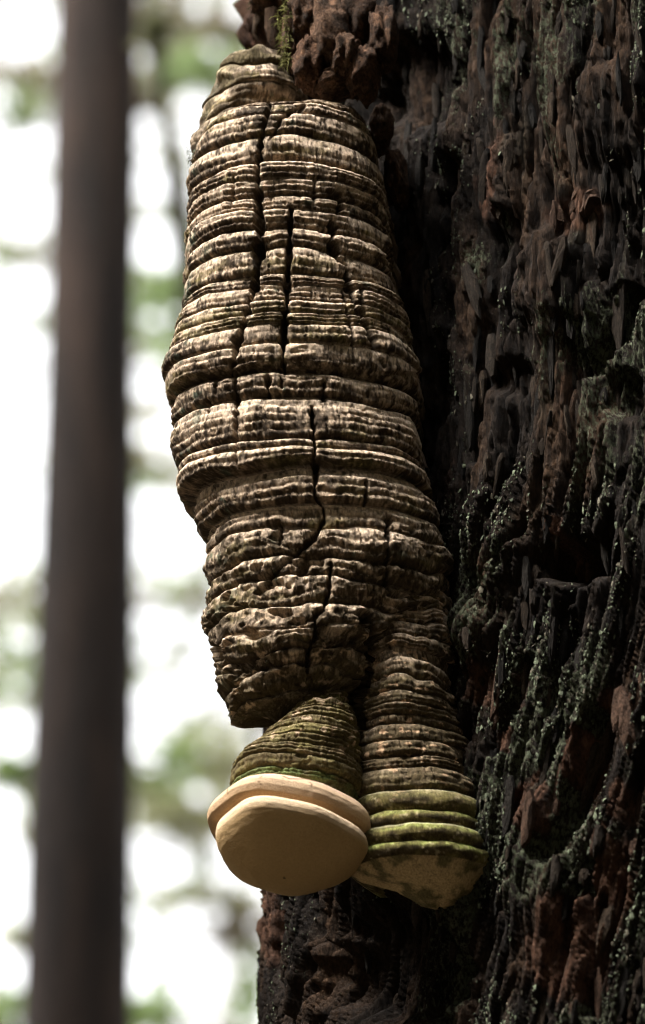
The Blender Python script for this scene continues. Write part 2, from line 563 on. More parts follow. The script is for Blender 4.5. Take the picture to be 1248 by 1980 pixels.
# knobbly bark chunks that overhang the top of the fungus
def lump_mesh(name, seed, col, n=34, bump=.22):
    th = np.linspace(.02, PI - .02, n)
    ph = np.linspace(0, 2 * PI, n + 10, endpoint=False)
    T, P = np.meshgrid(th, ph, indexing='ij')
    x, y, z = np.sin(T) * np.cos(P), np.sin(T) * np.sin(P), np.cos(T)
    bx = lambda v: np.sign(v) * np.abs(v) ** .75
    x, y, z = bx(x), bx(y), bx(z)
    r = 1 + bump * fbm(x * 2, y * 2, z * 1.4, 3, seed) + bump * .7 * fbm(x * 5, y * 5, z * 4, 3, seed + 4) + .12 * bump * fbm(x * 14, y * 14, z * 12, 2, seed + 6)
    V = np.stack([x * r, y * r, z * r], -1)
    t = fbm(x * 3 + 8, y * 3, z * 3, 3, seed + 9)
    C = np.empty(V.shape, np.float32); C[:] = col
    C = mixc(C, (.022, .015, .010), sstep(-.1, .4, t) * .8)
    C = mixc(C, (.22, .12, .07), sstep(.2, .5, fbm(x * 4, y * 4, z * 4 + 3, 3, seed + 12)) * .7)
    return grid_mesh(name, V, C)
for i, (px, py, hx, hz, Y, rot) in enumerate([(703, 145, 30, 52, 3.655, .15), (690, 45, 42, 60, 3.665, .0), (640, 70, 40, 75, 3.660, -.1), (600, 125, 32, 50, 3.668, .1),
                                              (596, 35, 38, 55, 3.672, .0), (650, 165, 42, 24, 3.672, -.3), (566, 70, 20, 85, 3.690, .05), (740, 70, 30, 60, 3.655, .0),
                                              (738, 250, 22, 44, 3.716, .1), (520, 6, 36, 26, 3.74, .3), (630, 8, 50, 40, 3.668, 0), (668, 110, 26, 40, 3.650, .2),
                                              (768, 350, 22, 55, 3.726, -.1)]):
    me = lump_mesh('bark_chunk', 950 + 7 * i, [(.085, .046, .028), (.060, .034, .021), (.10, .058, .036)][i % 3], bump=.30)
    o = link('bark_chunk', me, M_CHUNK, trunk)
    o.matrix_world = Matrix.Translation(Vector(at_depth(px, py, Y))) @ Matrix.Rotation(rot, 4, 'Y') @ Matrix.Diagonal((hx * .0004, .022, hz * .0004, 1))

# thin tapering tubes (hanging bark sliver, moss strands, stems)
def tube(pts, rad, n=6):
    pts = np.asarray(pts, float)
    V, F = [], []
    for i, p in enumerate(pts):
        t = pts[min(i + 1, len(pts) - 1)] - pts[max(i - 1, 0)]
        t = t / (np.linalg.norm(t) + 1e-9)
        a = np.cross(t, (0, 1, 0)) if abs(t[1]) < .9 else np.cross(t, (1, 0, 0))
        a /= np.linalg.norm(a)
        b = np.cross(t, a)
        r = rad[i] if hasattr(rad, '__len__') else rad
        for k in range(n):
            an = 2 * PI * k / n
            V.append(p + r * (math.cos(an) * a + math.sin(an) * b))
    for i in range(len(pts) - 1):
        for k in range(n):
            F.append((i * n + k, i * n + (k + 1) % n, (i + 1) * n + (k + 1) % n, (i + 1) * n + k))
    return V, F
def merge(parts):
    V, F = [], []
    for v, f in parts:
        o = len(V)
        V += list(v)
        F += [tuple(o + i for i in q) for q in f]
    return np.array(V), F
pts = [at_depth(x, y, 3.745) for x, y in [(548, 0), (528, 14), (510, 26), (502, 40), (497, 54), (495, 66), (498, 76), (500, 84)]]
V, F = tube(pts, [.011, .0095, .007, .0055, .0042, .003, .0018, .0003], 8)
V = np.array(V); V = V + .0016 * np.stack([vnoise(V[:, 0] * 260, V[:, 1] * 260, V[:, 2] * 260, 5 + k) for k in range(3)], -1)
link('bark_sliver', fast_mesh('bark_sliver', V, F, np.tile([.045, .028, .016], (len(V), 1)), True), M_BARK, trunk)
pts = [at_depth(x, y, 3.73) for x, y in [(530, 20), (528, 50), (530, 78), (536, 97)]]
V, F = tube(pts, [.008, .007, .006, .0015], 8)
V = np.array(V); V = V + .002 * np.stack([vnoise(V[:, 0] * 200, V[:, 1] * 200, V[:, 2] * 200, 15 + k) for k in range(3)], -1)
link('bark_sliver', fast_mesh('bark_sliver', V, F, np.tile([.05, .030, .018], (len(V), 1)), True), M_BARK, trunk)
def fuzz(name, path, n, length, spread, col, parent, seed, Y):
    """a hanging tuft: many fine strands along a path given in photograph pixels on the plane y = Y"""
    r = np.random.default_rng(seed)
    P = np.array([at_depth(x, y, Y) for x, y in path])
    parts = []
    for _ in range(n):
        t = r.uniform(0, len(P) - 1.001)
        i = int(t)
        p = P[i] + (P[i + 1] - P[i]) * (t - i) + r.normal(0, spread, 3)
        d = r.normal(0, 1, 3); d[2] -= .6; d /= np.linalg.norm(d)
        l = length * r.uniform(.4, 1.3)
        q = p + d * l * .5 + r.normal(0, l * .15, 3)
        e = q + (d + np.array([0, 0, -.7])) * l * .4
        parts.append(tube([p, q, e], [length * .07, length * .06, length * .01], 3))
    V, F = merge(parts)
    base = np.array(col)
    C = np.repeat(base[None] * r.uniform(.6, 1.35, (n, 1)), 9, axis=0)
    return link(name, fast_mesh(name, V, F, C), M_MOSS, parent)
fuzz('moss_strand', [(552, -10), (553, 30), (555, 70), (553, 105), (552, 128)], 330, .006, .0015, (.13, .125, .04), old_tree, 31, 3.668)
fuzz('moss_strand', [(538, 30), (540, 55), (543, 80)], 60, .005, .0008, (.17, .17, .05), old_tree, 32, 3.70)
fuzz('moss_strand', [(494, 2), (490, 22)], 40, .008, .0012, (.05, .045, .02), old_tree, 33, 3.75)
fuzz('moss_strand', [(665, 0), (668, 50), (664, 95)], 70, .005, .0012, (.12, .10, .04), old_tree, 35, 3.648)

# lichen flecks on the bark ridges (uncountable)
def lichen():
    r = np.random.default_rng(5)
    D = DB[60:60 + NZF, :NPF]
    k = np.ones(25) / 25
    sm = np.apply_along_axis(lambda v: np.convolve(v, k, 'same'), 1, D)
    crest = (D - sm).reshape(-1)
    z = FV[..., 2].reshape(-1)
    X = FV[..., 0].reshape(-1); Yv = FV[..., 1].reshape(-1)
    clump = fbm(X / .05, Yv / .05, z / .07, 3, 61)
    red = (CB[60:60 + NZF, :NPF, 0] / np.maximum(CB[60:60 + NZF, :NPF, 2], 1e-4)).reshape(-1)
    w = np.clip(crest * 500 + .5, 0.02, 3) * sstep(-.15, .45, clump) * (red < 2.6) * (FPX_W < 1)
    w = w * (.35 + .65 * sstep(740, 980, FPX_X)) * (FPX_X > 480) * (FPX_X < 1300)
    for hx, hy, rx, ry, dep in HOLLOWS:
        w = w * sstep(.7, 1.1, np.hypot((FPX_X - hx) / rx, (FPX_Y - hy) / ry))
    pick = r.choice(len(w), 9000, p=w / w.sum())
    PHf = PH[60:60 + NZF, :NPF].reshape(-1)[pick]
    P = FV.reshape(-1, 3)[pick]
    n = len(pick)
    nr = np.stack([np.cos(PHf), np.sin(PHf), 0 * PHf], -1) + r.normal(0, .45, (n, 3))
    nr /= np.linalg.norm(nr, axis=1)[:, None]
    up_ = np.tile([0.0, 0, 1], (n, 1))
    tx = np.cross(nr, up_); tx /= np.linalg.norm(tx, axis=1)[:, None]
    tz = np.cross(tx, nr)
    s = np.clip(r.lognormal(-7.3, .45, n), .0003, .0024)
    el = r.uniform(1.0, 2.2, n)
    m = 6
    V = np.empty((n, m + 1, 3)); C = np.empty((n, m + 1, 3))
    V[:, m] = P + nr * (.0006 + .35 * s)[:, None]
    for j in range(m):
        an = 2 * PI * j / m + r.uniform(-.3, .3, n)
        rr = s * r.uniform(.55, 1.3, n)
        V[:, j] = P + tx * (rr * np.cos(an))[:, None] + tz * (rr * el * np.sin(an))[:, None] + nr * (r.uniform(-.2, .5, n) * s)[:, None]
    base = np.where(r.uniform(size=(n, 1)) > .25, np.array([[.085, .098, .062]]), np.array([[.095, .084, .060]])) * r.uniform(.35, 1.25, (n, 1))
    C[:] = base[:, None, :]
    F = (np.arange(n)[:, None, None] * (m + 1) + np.array([[j, (j + 1) % m, m] for j in range(m)])[None]).reshape(-1, 3)
    o = link('lichen', fast_mesh('lichen', V.reshape(-1, 3), F, C.reshape(-1, 3)), M_LICHEN, trunk)
    o['kind'] = 'stuff'
    o['label'] = 'pale green lichen flecks on the bark ridges'
lichen()
# ------------------------------------------------------------------ the bracket fungus
Y0 = 3.70
fungus = empty('bracket_fungus', tuple(at_depth(600, 1400, 3.78)))
tag(fungus, 'tall column-shaped bracket fungus of cracked tan layers with a cream cap at its foot', 'fungus')

def link_empty(name, px, py):
    o = empty(name, tuple(at_depth(px, py, 3.70)))
    o.parent = fungus
    o.matrix_parent_inverse = fungus.matrix_world.inverted()
    return o
NF, NBK = 380, 44
phi = np.concatenate([np.linspace(PI * .97, PI * 2.03, NF, endpoint=False), np.linspace(PI * 2.03, PI * 2.97, NBK, endpoint=False)])

def column(rows, levels, res, Yax, style, name, seed, wob=4.0, nphi=None):
    """rows: (y, xl, xr, b[, tilt, roll, lift_back]) silhouette stations in photograph pixels, top to bottom
    levels: stations of the grooves between growth layers; returns layer strips"""
    ph = phi if nphi is None else nphi
    rows = np.array([list(r) + [0] * (7 - len(r)) for r in rows], float)
    ys = []
    lid, sfr = [], []
    for k in range(len(levels) - 1):
        n = max(5, int(round((levels[k + 1] - levels[k]) / res)))
        s = np.linspace(0, 1, n, endpoint=False)
        ys += list(levels[k] + s * (levels[k + 1] - levels[k]))
        lid += [k] * n
        sfr += list(s)
    ys.append(levels[-1]); lid.append(len(levels) - 2); sfr.append(1.0)
    ys = np.array(ys); lid = np.array(lid); sfr = np.array(sfr)
    def it(c):
        return np.interp(ys, rows[:, 0], rows[:, c])
    xl, xr, b, tilt, roll, lift = it(1), it(2), it(3), it(4), it(5), it(6)
    PHI, YS = np.meshgrid(ph, ys)
    cosp, sinp = np.cos(PHI), np.sin(PHI)
    yb = Yax if np.isscalar(Yax) else np.interp(ys, Yax[0], Yax[1])
    yb = np.broadcast_to(yb, ys.shape)
    C = np.array([at_depth(.5 * (l + r), y, Y) for l, r, y, Y in zip(xl, xr, ys, yb)])
    a = .5 * (xr - xl) / FPX * np.array([(c - CAM) @ FWD for c in C])
    A = a[:, None]; B = b[:, None]
    T = np.radians(tilt)[:, None]; RO = np.radians(roll)[:, None]
    # wandering of the growth lines up and down
    W = wob * (1 + 1.8 * sstep(1040, 1160, YS) * sstep(1420, 1350, YS)) * .0004 * (2.2 * fbm(cosp * 1.3 + 5, sinp * 1.3, YS / 90, 2, seed) + .7 * fbm(cosp * 4, sinp * 4, YS / 30, 2, seed + 3))
    ex = np.where(sinp > 0, 1.0, 1.0)
    # slightly boxy front
    sx = np.sign(cosp) * np.abs(cosp) ** .92
    sy = np.sign(sinp) * np.abs(sinp) ** .92
    back = np.maximum(sinp, 0)
    ext = np.clip(1 - lift[:, None] / 60, 0, 1) * np.clip(A / .03, 0, 1)
    lx = A * sx + .03 * back * ext
    ly = B * sy + .12 * back * ext
    base = C[:, None, :] + np.stack([lx * np.cos(RO), ly * np.cos(T), lx * -np.sin(RO) + ly * np.sin(T) + W + lift[:, None] * .0004 * back], -1)
    nx, ny = cosp / np.maximum(A, .004), sinp / np.maximum(B, .004)
    nn = np.hypot(nx, ny)
    NR = np.stack([nx / nn, ny / nn * np.cos(T), ny / nn * np.sin(T)], -1)
    px, py = proj(base)
    S = np.broadcast_to(sfr[:, None], PHI.shape)
    L = np.broadcast_to(lid[:, None], PHI.shape)
    d, col, dz = style(base, PHI, YS, S, L, px, py, levels, seed)
    V = base + NR * d[..., None]
    V[..., 2] += dz
    out = []
    for k in range(len(levels) - 1):
        i0 = np.searchsorted(lid, k)
        i1 = np.searchsorted(lid, k, side='right')
        sl = slice(i0, min(i1 + 1, len(ys)))
        out.append((V[sl], col[sl]))
    return out

def rise(s, peak):
    """profile of one layer: in at the groove, out at the lip, back in underneath"""
    up = sstep(0, 1, np.clip(s / peak, 0, 1))
    dn = np.clip((s - peak) / (1 - peak), 0, 1)
    return up * (1 - dn ** 1.7)

CRACKS = [([(522, 205), (506, 270), (500, 330), (501, 400), (504, 450), (500, 510), (492, 560), (478, 610), (462, 660), (448, 722)], 5.0, .013),
          ([(563, 405), (560, 490), (557, 560), (552, 620), (547, 690), (553, 725)], 4.2, .010),
          ([(504, 408), (503, 460), (499, 520)], 6.5, .012),
          ([(494, 555), (478, 610), (462, 660), (449, 718)], 5.5, .012), ([(558, 500), (556, 560), (551, 630), (547, 695)], 5.5, .012), ([(668, 516), (674, 565), (692, 605), (716, 660)], 5.0, .009),
          ([(641, 432), (641, 470), (648, 502)], 6.5, .013),
          ([(650, 372), (655, 396), (653, 412)], 5.0, .009),
          ([(648, 502), (668, 516), (673, 565), (690, 600), (716, 660), (742, 712)], 4.0, .009),
          ([(660, 560), (668, 600), (680, 660), (684, 700)], 2.4, .005),
          ([(690, 560), (700, 610), (722, 660)], 3.2, .007),
          ([(545, 232), (575, 215)], 2.4, .004), ([(545, 232), (522, 275)], 3.0, .005), ([(590, 205), (576, 222)], 2.4, .004),
          ([(458, 725), (460, 800), (459, 880), (462, 905)], 3.0, .007),
          ([(424, 733), (423, 765)], 2.4, .006), ([(520, 732), (521, 768)], 4.0, .007), ([(545, 738), (546, 760)], 2.0, .004),
          ([(625, 740), (627, 775)], 2.4, .005), ([(404, 775), (405, 800)], 2.0, .004),
          ([(604, 788), (607, 850), (611, 900), (608, 958)], 4.2, .009),
          ([(608, 958), (628, 985), (626, 1012), (604, 1045), (563, 1082), (545, 1095)], 3.4, .008),
          ([(705, 935), (706, 985)], 2.4, .005), ([(745, 995), (746, 1050), (749, 1120), (762, 1152)], 3.6, .008),
          ([(752, 1005), (744, 1040)], 3.0, .006),
          ([(641, 1092), (636, 1140), (628, 1175), (612, 1195), (606, 1240), (596, 1262), (596, 1300)], 3.2, .008),
          ([(563, 1082), (530, 1110), (515, 1130)], 2.6, .006),
          ([(546, 1015), (544, 1060)], 1.8, .003), ([(712, 1180), (712, 1300), (698, 1350), (692, 1440)], 8.0, .010),
          ([(560, 440), (562, 405)], 2.2, .004), ([(607, 350), (607, 400)], 1.8, .003), ([(455, 345), (452, 400)], 2.0, .003)]

PALE, FACE, STAIN = (.52, .405, .30), (.205, .142, .090), (.032, .021, .013)
OLIVE, GREEN, TEAL = (.20, .165, .060), (.20, .25, .065), (.085, .120, .085)

def crack_field(px, py, PHI, seed):
    d = np.zeros(px.shape, np.float32)
    jx = px + 3.2 * fbm(px / 16, py / 13, 0 * px, 3, seed + 71)
    jy = py + 3.0 * fbm(px / 16 + 7, py / 13, 0 * px, 2, seed + 72)
    front = np.sin(PHI) < .05
    for pts, w, dep in CRACKS:
        xs = [p[0] for p in pts]; yy = [p[1] for p in pts]
        m = (px > min(xs) - 25) & (px < max(xs) + 25) & (py > min(yy) - 25) & (py < max(yy) + 25) & front
        if not m.any():
            continue
        q, al = poly_dist(jx[m], jy[m], pts)
        ww = w * 1.75 * (.75 + .5 * vnoise(py[m] / 11, 0 * q, 0 * q, seed + 73)) * (1 - .6 * sstep(.8, 1, al) - .5 * sstep(.12, 0, al))
        v = 1.3 * dep * sstep(ww * 1.15, ww * .45, q) + .0012 * sstep(ww * 4, ww, q)
        d[m] = np.maximum(d[m], v)
    return d

def style_main(P, PHI, YS, S, L, px, py, levels, seed):
    X, Yv, Z = P[..., 0], P[..., 1], P[..., 2]
    nl = len(levels)
    r = np.random.default_rng(seed)
    hgt = np.diff(levels)
    amp = np.clip(hgt * .0004 * .28, .0011, .0035) * r.uniform(.75, 1.2, nl - 1)
    amp = amp * np.where(np.array(levels[:-1]) > 1150, .75, 1.0) * np.where(np.abs(np.array(levels[:-1]) - 734) < 3, .55, 1.0)
    peak = r.uniform(.26, .44, nl - 1)
    jag = .10 * fbm(X / .006, Yv / .006, Z / .02, 3, seed + 5)        # frayed lips
    s2 = np.clip(S + jag * S * (1 - S) * 4 * .5, 0, 1)
    lump = fbm(X / .05, Yv / .05, Z / .035, 2, seed + 7)
    along = .80 + .6 * fbm(X / .03 + L * 3.1, Yv / .03, L * 7.7, 2, seed + 9)
    gd = np.where(r.uniform(size=nl) > .45, 1.0, .30)                    # some grooves are deep, others only lines
    for q in (265, 334, 387, 450, 513, 551, 600, 784, 831, 912, 966, 1038):
        gd[np.abs(np.array(levels) - q) < 3] = 1.0
    for q in (734, 676, 698, 622, 652, 289):
        gd[np.abs(np.array(levels) - q) < 3] = .35
    v0, v1 = 1 - gd[:-1], 1 - gd[1:]
    upp = np.clip(s2 / peak[L], 0, 1) ** .75
    dnn = np.clip((s2 - peak[L]) / (1 - peak[L]), 0, 1)
    dnn = .40 * dnn + .60 * dnn ** 5
    prof = np.where(s2 < peak[L], v0[L] + (1 - v0[L]) * upp, 1 - (1 - v1[L]) * dnn)
    d = amp[L] * along * prof * 1.55 - .0032 * (.3 + .7 * gd[:-1])[L] * sstep(.07, 0, S) - .0028 * (.3 + .7 * gd[1:])[L] * sstep(.93, 1, S)
    # finer growth lines inside a layer
    nsub = np.maximum(r.integers(2, 4, nl - 1), (hgt / 15).astype(int))
    su = (s2 * nsub[L] + .25 * fbm(X / .02, Yv / .02, Z / .05, 2, seed + 11)) % 1.0
    sub = rise(su, .4)
    d = d + .0013 * sub * (hgt[L] > 18) * (.4 + .8 * (fbm(X / .03, Yv / .03, L * 5.3, 2, seed + 12) > -.1))
    old = sstep(980, 1120, py) * (1.0 if seed < 400 else .22)
    d = d + (.0026 + .0075 * old) * lump
    fib = fbm(X / .0016, Yv / .0016, Z / .010, 2, seed + 13)
    grain = fbm(X / .006, Yv / .006, Z / .005, 3, seed + 15)
    d = d + .00095 * fib * (.4 + .6 * sstep(.2, .5, s2)) + (.0008 + .0022 * old) * grain
    # pits where layers have broken off
    pit = sstep(.30, .50, fbm(X / .016, Yv / .016, Z / .010, 3, seed + 17) + .16 * old - .1)
    d = d - (.0014 + .0055 * old) * pit
    for hx, hy, rx, ry, dep in ((548, 1190, 26, 11, .010), (432, 1264, 13, 18, .009), (505, 1238, 22, 12, .007), (580, 1212, 14, 8, .006), (625, 1330, 40, 20, .007), (470, 1290, 24, 7, .005), (695, 1205, 14, 26, .007), (770, 1150, 22, 10, .005)):
        q = np.hypot((px - hx) / rx, (py - hy) / ry) + .45 * fbm(px / 12, py / 9, 0 * px, 2, seed + 18)
        d = d - np.where(np.sin(PHI) < .05, dep * sstep(1.1, .45, q), 0)
    # short splits across single layers
    cell = np.floor((PHI * 9 + L * .37 + .25 * vnoise(Z * 300, L, 0 * Z, seed + 19)))
    fr = PHI * 9 + L * .37 + .12 * vnoise(Z * 400, L * 1.0, 0 * Z, seed + 19) - cell
    on = _hash(cell.astype(np.int32), L.astype(np.int32), np.zeros_like(L, np.int32), seed + 20) > .52
    hp = (_hash(cell.astype(np.int32), L.astype(np.int32), np.ones_like(L, np.int32), seed + 21) * .6 + .2)
    sp = sstep(.030, .008, np.abs(fr - hp)) * on
    d = d - .0022 * sp * sstep(.0, .1, S)
    # the long splits part the layers into blocks that sit a little in or out
    seg = np.zeros(px.shape, np.int32)
    for pts, w_, dep_ in (CRACKS[0], CRACKS[1], CRACKS[8], CRACKS[20], CRACKS[23], CRACKS[14]):
        yy = [p[1] for p in pts]; xx = [p[0] for p in pts]
        seg = seg * 2 + ((px > np.interp(py, yy, xx)) & (py > yy[0] - 4) & (py < yy[-1] + 4)) if yy == sorted(yy) else seg
    hs = _hash(seg, L.astype(np.int32) // 2, np.zeros_like(seg), seed + 60) - .5
    d = d + .0030 * hs * (np.sin(PHI) < .1)
    cr = crack_field(px, py, PHI, seed)
    d = d - cr
    # pigment
    c = np.empty(P.shape, np.float32)
    c[:] = FACE
    zone = sstep(.62, .18, s2 + .25 * fib + .22 * grain)                  # bleached upper lips of the layers
    zone = np.maximum(zone, sstep(.62, .25, su + .2 * fib) * .55)
    c = mixc(c, PALE, zone)
    big = fbm(X / .045, Yv / .045, Z / .030, 3, seed + 23)
    st = fbm(X / .0055, Yv / .0055, Z / .010, 4, seed + 25) + .45 * fib
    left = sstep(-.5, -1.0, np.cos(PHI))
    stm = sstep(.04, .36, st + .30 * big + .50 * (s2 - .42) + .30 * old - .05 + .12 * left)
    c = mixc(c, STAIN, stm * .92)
    ol = sstep(.15, .5, fbm(X / .03, Yv / .03, Z / .012, 3, seed + 27) + .35 * sstep(60, 15, np.abs(py - 625)) + .3 * sstep(280, 230, py) * (px < 500))
    c = mixc(c, OLIVE, ol * .42 * (1 - .5 * zone))
    tl = sstep(.42, .60, fbm(X / .012, Yv / .012, Z / .012, 4, seed + 29) + .22 * left)
    c = mixc(c, TEAL, tl * .55)
    c = c * np.clip(1 + .55 * fib + .30 * fbm(X / .0022, Yv / .0022, Z / .0022, 2, seed + 33), .25, 1.8)[..., None]
    fk = fbm(X / .0022, Yv / .0022, Z / .0048, 3, seed + 35)
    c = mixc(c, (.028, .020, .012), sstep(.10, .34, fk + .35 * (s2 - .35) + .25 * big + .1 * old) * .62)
    c = mixc(c, (.56, .43, .29), sstep(.22, .42, -fk + .15 * zone) * .55 * (.3 + .7 * zone))
    c = mixc(c, (.075, .055, .030), .38 * sstep(960, 1120, py) * sstep(-.3, .3, big + .5 * st + .15))
    wet = sstep(1270, 1340, py)
    c = mixc(c, (.060, .045, .020), wet * .75 * sstep(.55, .1, st + .2))
    chip = sstep(.34, .46, fbm(X / .007, Yv / .007, Z / .004, 3, seed + 31)) * sstep(1000, 1200, py)
    c = mixc(c, (.40, .29, .19), chip * .8)
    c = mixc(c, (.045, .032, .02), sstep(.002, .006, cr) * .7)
    dz = np.zeros_like(d)
    return d, c, dz

MAIN_ROWS = [(234, 600, 612, .004), (240, 520, 690, .030), (252, 450, 698, .048), (266, 412, 704, .058), (290, 392, 713, .062), (320, 378, 721, .064), (345, 374, 730, .065),
             (380, 372, 736, .066), (420, 370, 739, .066), (470, 370, 745, .066), (520, 368, 750, .066), (570, 364, 757, .067),
             (620, 352, 770, .068), (670, 338, 786, .069), (710, 331, 797, .070), (740, 326, 804, .071), (770, 325, 805, .070), (784, 344, 793, .063),
             (820, 342, 797, .064), (870, 348, 806, .066), (920, 350, 816, .069), (958, 356, 824, .070), (968, 388, 814, .061), (990, 392, 824, .064),
             (1015, 392, 838, .066), (1036, 398, 847, .066), (1046, 422, 846, .058), (1095, 415, 860, .061), (1132, 425, 862, .060), (1165, 414, 850, .061),
             (1205, 416, 820, .060), (1243, 431, 780, .058, 0, -2), (1280, 430, 740, .057, 0, -3), (1325, 421, 715, .056, 0, -5, 30), (1352, 427, 700, .053, 0, -8, 60),
             (1372, 440, 690, .047, 0, -10, 90), (1386, 456, 660, .038, 0, -12, 90), (1396, 478, 615, .025, 0, -12, 60), (1402, 520, 570, .010, 0, -10, 20), (1404, 540, 560, .004, 0, 0, 0)]
# rows must be sorted for interpolation: the underside folds back up a little
for i in range(1, len(MAIN_ROWS)):
    if MAIN_ROWS[i][0] <= MAIN_ROWS[i - 1][0]:
        MAIN_ROWS[i] = (MAIN_ROWS[i - 1][0] + 3,) + tuple(MAIN_ROWS[i][1:])
MAIN_LEVELS = [234, 265, 289, 334, 387, 419, 450, 475, 513, 551, 600, 622, 652, 676, 698, 734, 784, 831, 912, 927, 966, 1038, 1080,
               1136, 1172, 1216, 1258, 1304, 1338, 1372, MAIN_ROWS[-1][0]]
Yaxis_main = ([200, 1000, 1420], [3.70, 3.70, 3.70])
part_main = link_empty('main_column', 600, 1380)
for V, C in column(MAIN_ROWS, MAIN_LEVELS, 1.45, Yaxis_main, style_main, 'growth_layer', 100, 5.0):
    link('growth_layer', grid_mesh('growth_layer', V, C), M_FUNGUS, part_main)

# upper knob: the oldest, curled part beside the overhanging bark
def style_knob(P, PHI, YS, S, L, px, py, levels, seed):
    d, c, dz = style_main(P, PHI, YS, S, L, px, py, levels, seed)
    X, Yv, Z = P[..., 0], P[..., 1], P[..., 2]
    d = d * .55 + .010 * fbm(X / .028, Yv / .028, Z / .022, 2, seed + 40)
    g = sstep(.0, .5, fbm(X / .02, Yv / .02, Z / .02, 3, seed + 41) + sstep(150, 105, py) * .5 - .1)
    d = d * sstep(117, 140, YS)
    c = mixc(c, (.13, .115, .045), g * .6)
    c = mixc(c, (.05, .036, .02), sstep(-.25, .25, fbm(X / .016, Yv / .016, Z / .012, 3, seed + 43)) * .75)
    return d, c, dz
KNOB_ROWS = [(119, 490, 545, .006, 0, -8), (120, 452, 564, .026, 0, -8), (127, 441, 568, .034, 0, -9), (150, 430, 572, .040, 0, -10), (190, 409, 575, .043, 0, -10), (230, 386, 570, .044, 0, -8),
             (262, 371, 560, .045, 0, -5), (290, 366, 550, .045), (318, 370, 540, .044), (340, 385, 520, .036), (352, 420, 500, .02)]
KNOB_LEVELS = [119, 160, 206, 262, 352]
part_knob = link_empty('top_knob', 480, 340)
for V, C in column(KNOB_ROWS, KNOB_LEVELS, 1.6, 3.722, style_knob, 'old_growth_layer', 300, 8.0, np.concatenate([phi[:NF:2], phi[NF::2]])):
    link('growth_layer', grid_mesh('growth_layer', V, C), M_FUNGUS, part_knob)

# side column that ends in the green-lipped foot
def style_side(P, PHI, YS, S, L, px, py, levels, seed):
    X, Yv, Z = P[..., 0], P[..., 1], P[..., 2]
    d0, c0, dz = style_main(P, PHI, YS, S, L, px, py, levels, seed)
    young = sstep(1480, 1560, py)
    r = np.random.default_rng(seed + 1)
    hgt = np.diff(levels)
    amp = np.clip(hgt * .0004 * .26, .001, .0046) * r.uniform(.85, 1.15, len(levels) - 1)
    jag = .05 * fbm(X / .01, Yv / .01, Z / .02, 2, seed + 5)
    s2 = np.clip(S + jag, 0, 1)
    body = YS < 1692
    d1 = np.where(body, amp[L] * 1.3 * np.sin(PI * np.clip(s2, 0, 1) ** .8) ** .7, 0) + .0012 * fbm(X / .03, Yv / .03, Z / .03, 2, seed + 6) + .0005 * fbm(X / .006, Yv / .006, Z / .004, 3, seed + 8)
    d = d0 * (1 - young) + d1 * young
    st = fbm(X / .012, Yv / .012, Z / .007, 4, seed + 9)
    c1 = np.empty(P.shape, np.float32)
    c1[:] = (.060, .043, .019)
    c1 = mixc(c1, (.12, .098, .034), sstep(-.1, .5, st))
    fs = fbm(X / .0035, Yv / .0035, Z / .003, 3, seed + 51)
    lip = sstep(.55, .25, s2 + .15 * st)
    c1 = mixc(c1, (.13, .12, .038), lip * .7)
    c1 = mixc(c1, (.19, .21, .060), lip * sstep(1545, 1590, py) * sstep(-.2, .45, st + .5 * fs))
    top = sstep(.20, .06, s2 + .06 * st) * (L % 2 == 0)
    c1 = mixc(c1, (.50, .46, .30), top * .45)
    c1 = c1 * np.clip(1 + .7 * fs + .4 * st, .3, 1.8)[..., None]
    c1 = mixc(c1, (.40, .33, .20), sstep(.30, .45, fs) * .5)
    under = YS > 1688
    cu = np.empty(P.shape, np.float32)
    cu[:] = (.40, .285, .145)
    cu = mixc(cu, (.075, .068, .028), sstep(-.08, .26, fbm(X / .013, Yv / .013, Z / .013, 4, seed + 44)) * .85)
    c1 = np.where(under[..., None], cu, c1)
    c = c0 * (1 - young[..., None]) + c1 * young[..., None]
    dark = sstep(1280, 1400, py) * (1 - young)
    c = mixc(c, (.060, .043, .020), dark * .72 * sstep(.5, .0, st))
    ch = sstep(.33, .43, fbm(X / .005, Yv / .005, Z / .0035, 3, seed + 46)) * sstep(1600, 1450, py)
    c = mixc(c, (.46, .30, .18), ch * .8)
    d = d * sstep(1756, 1724, YS)
    return d, c, dz
SIDE_ROWS = [(1120, 740, 750, .004), (1128, 700, 850, .03), (1150, 690, 858, .042), (1200, 682, 862, .046), (1290, 682, 868, .047), (1340, 682, 866, .047), (1390, 680, 876, .047),
             (1440, 672, 890, .047), (1490, 667, 901, .047), (1540, 674, 914, .047), (1580, 676, 926, .046), (1620, 676, 937, .046), (1650, 674, 948, .046),
             (1668, 674, 957, .045, 0, 0, 10), (1686, 680, 955, .043, 0, 0, 30), (1702, 700, 941, .037, 0, 0, 60), (1720, 768, 928, .031, 0, 0, 70), (1738, 796, 910, .022, 0, 0, 60), (1751, 815, 888, .013, 0, 0, 30), (1756, 846, 856, .002)]
SIDE_LEVELS = [1120, 1168, 1196, 1222, 1250, 1278, 1300, 1318, 1352, 1380, 1404, 1424, 1440, 1470, 1500, 1520, 1563, 1602, 1628, 1662, 1692, 1756]
ph2 = np.concatenate([np.linspace(PI * .97, PI * 2.03, 250, endpoint=False), np.linspace(PI * 2.03, PI * 2.97, 30, endpoint=False)])
part_side = link_empty('side_column', 800, 1700)
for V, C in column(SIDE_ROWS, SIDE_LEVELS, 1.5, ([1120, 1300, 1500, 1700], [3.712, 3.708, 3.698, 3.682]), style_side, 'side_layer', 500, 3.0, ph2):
    link('growth_layer', grid_mesh('growth_layer', V, C), M_FUNGUS, part_side)

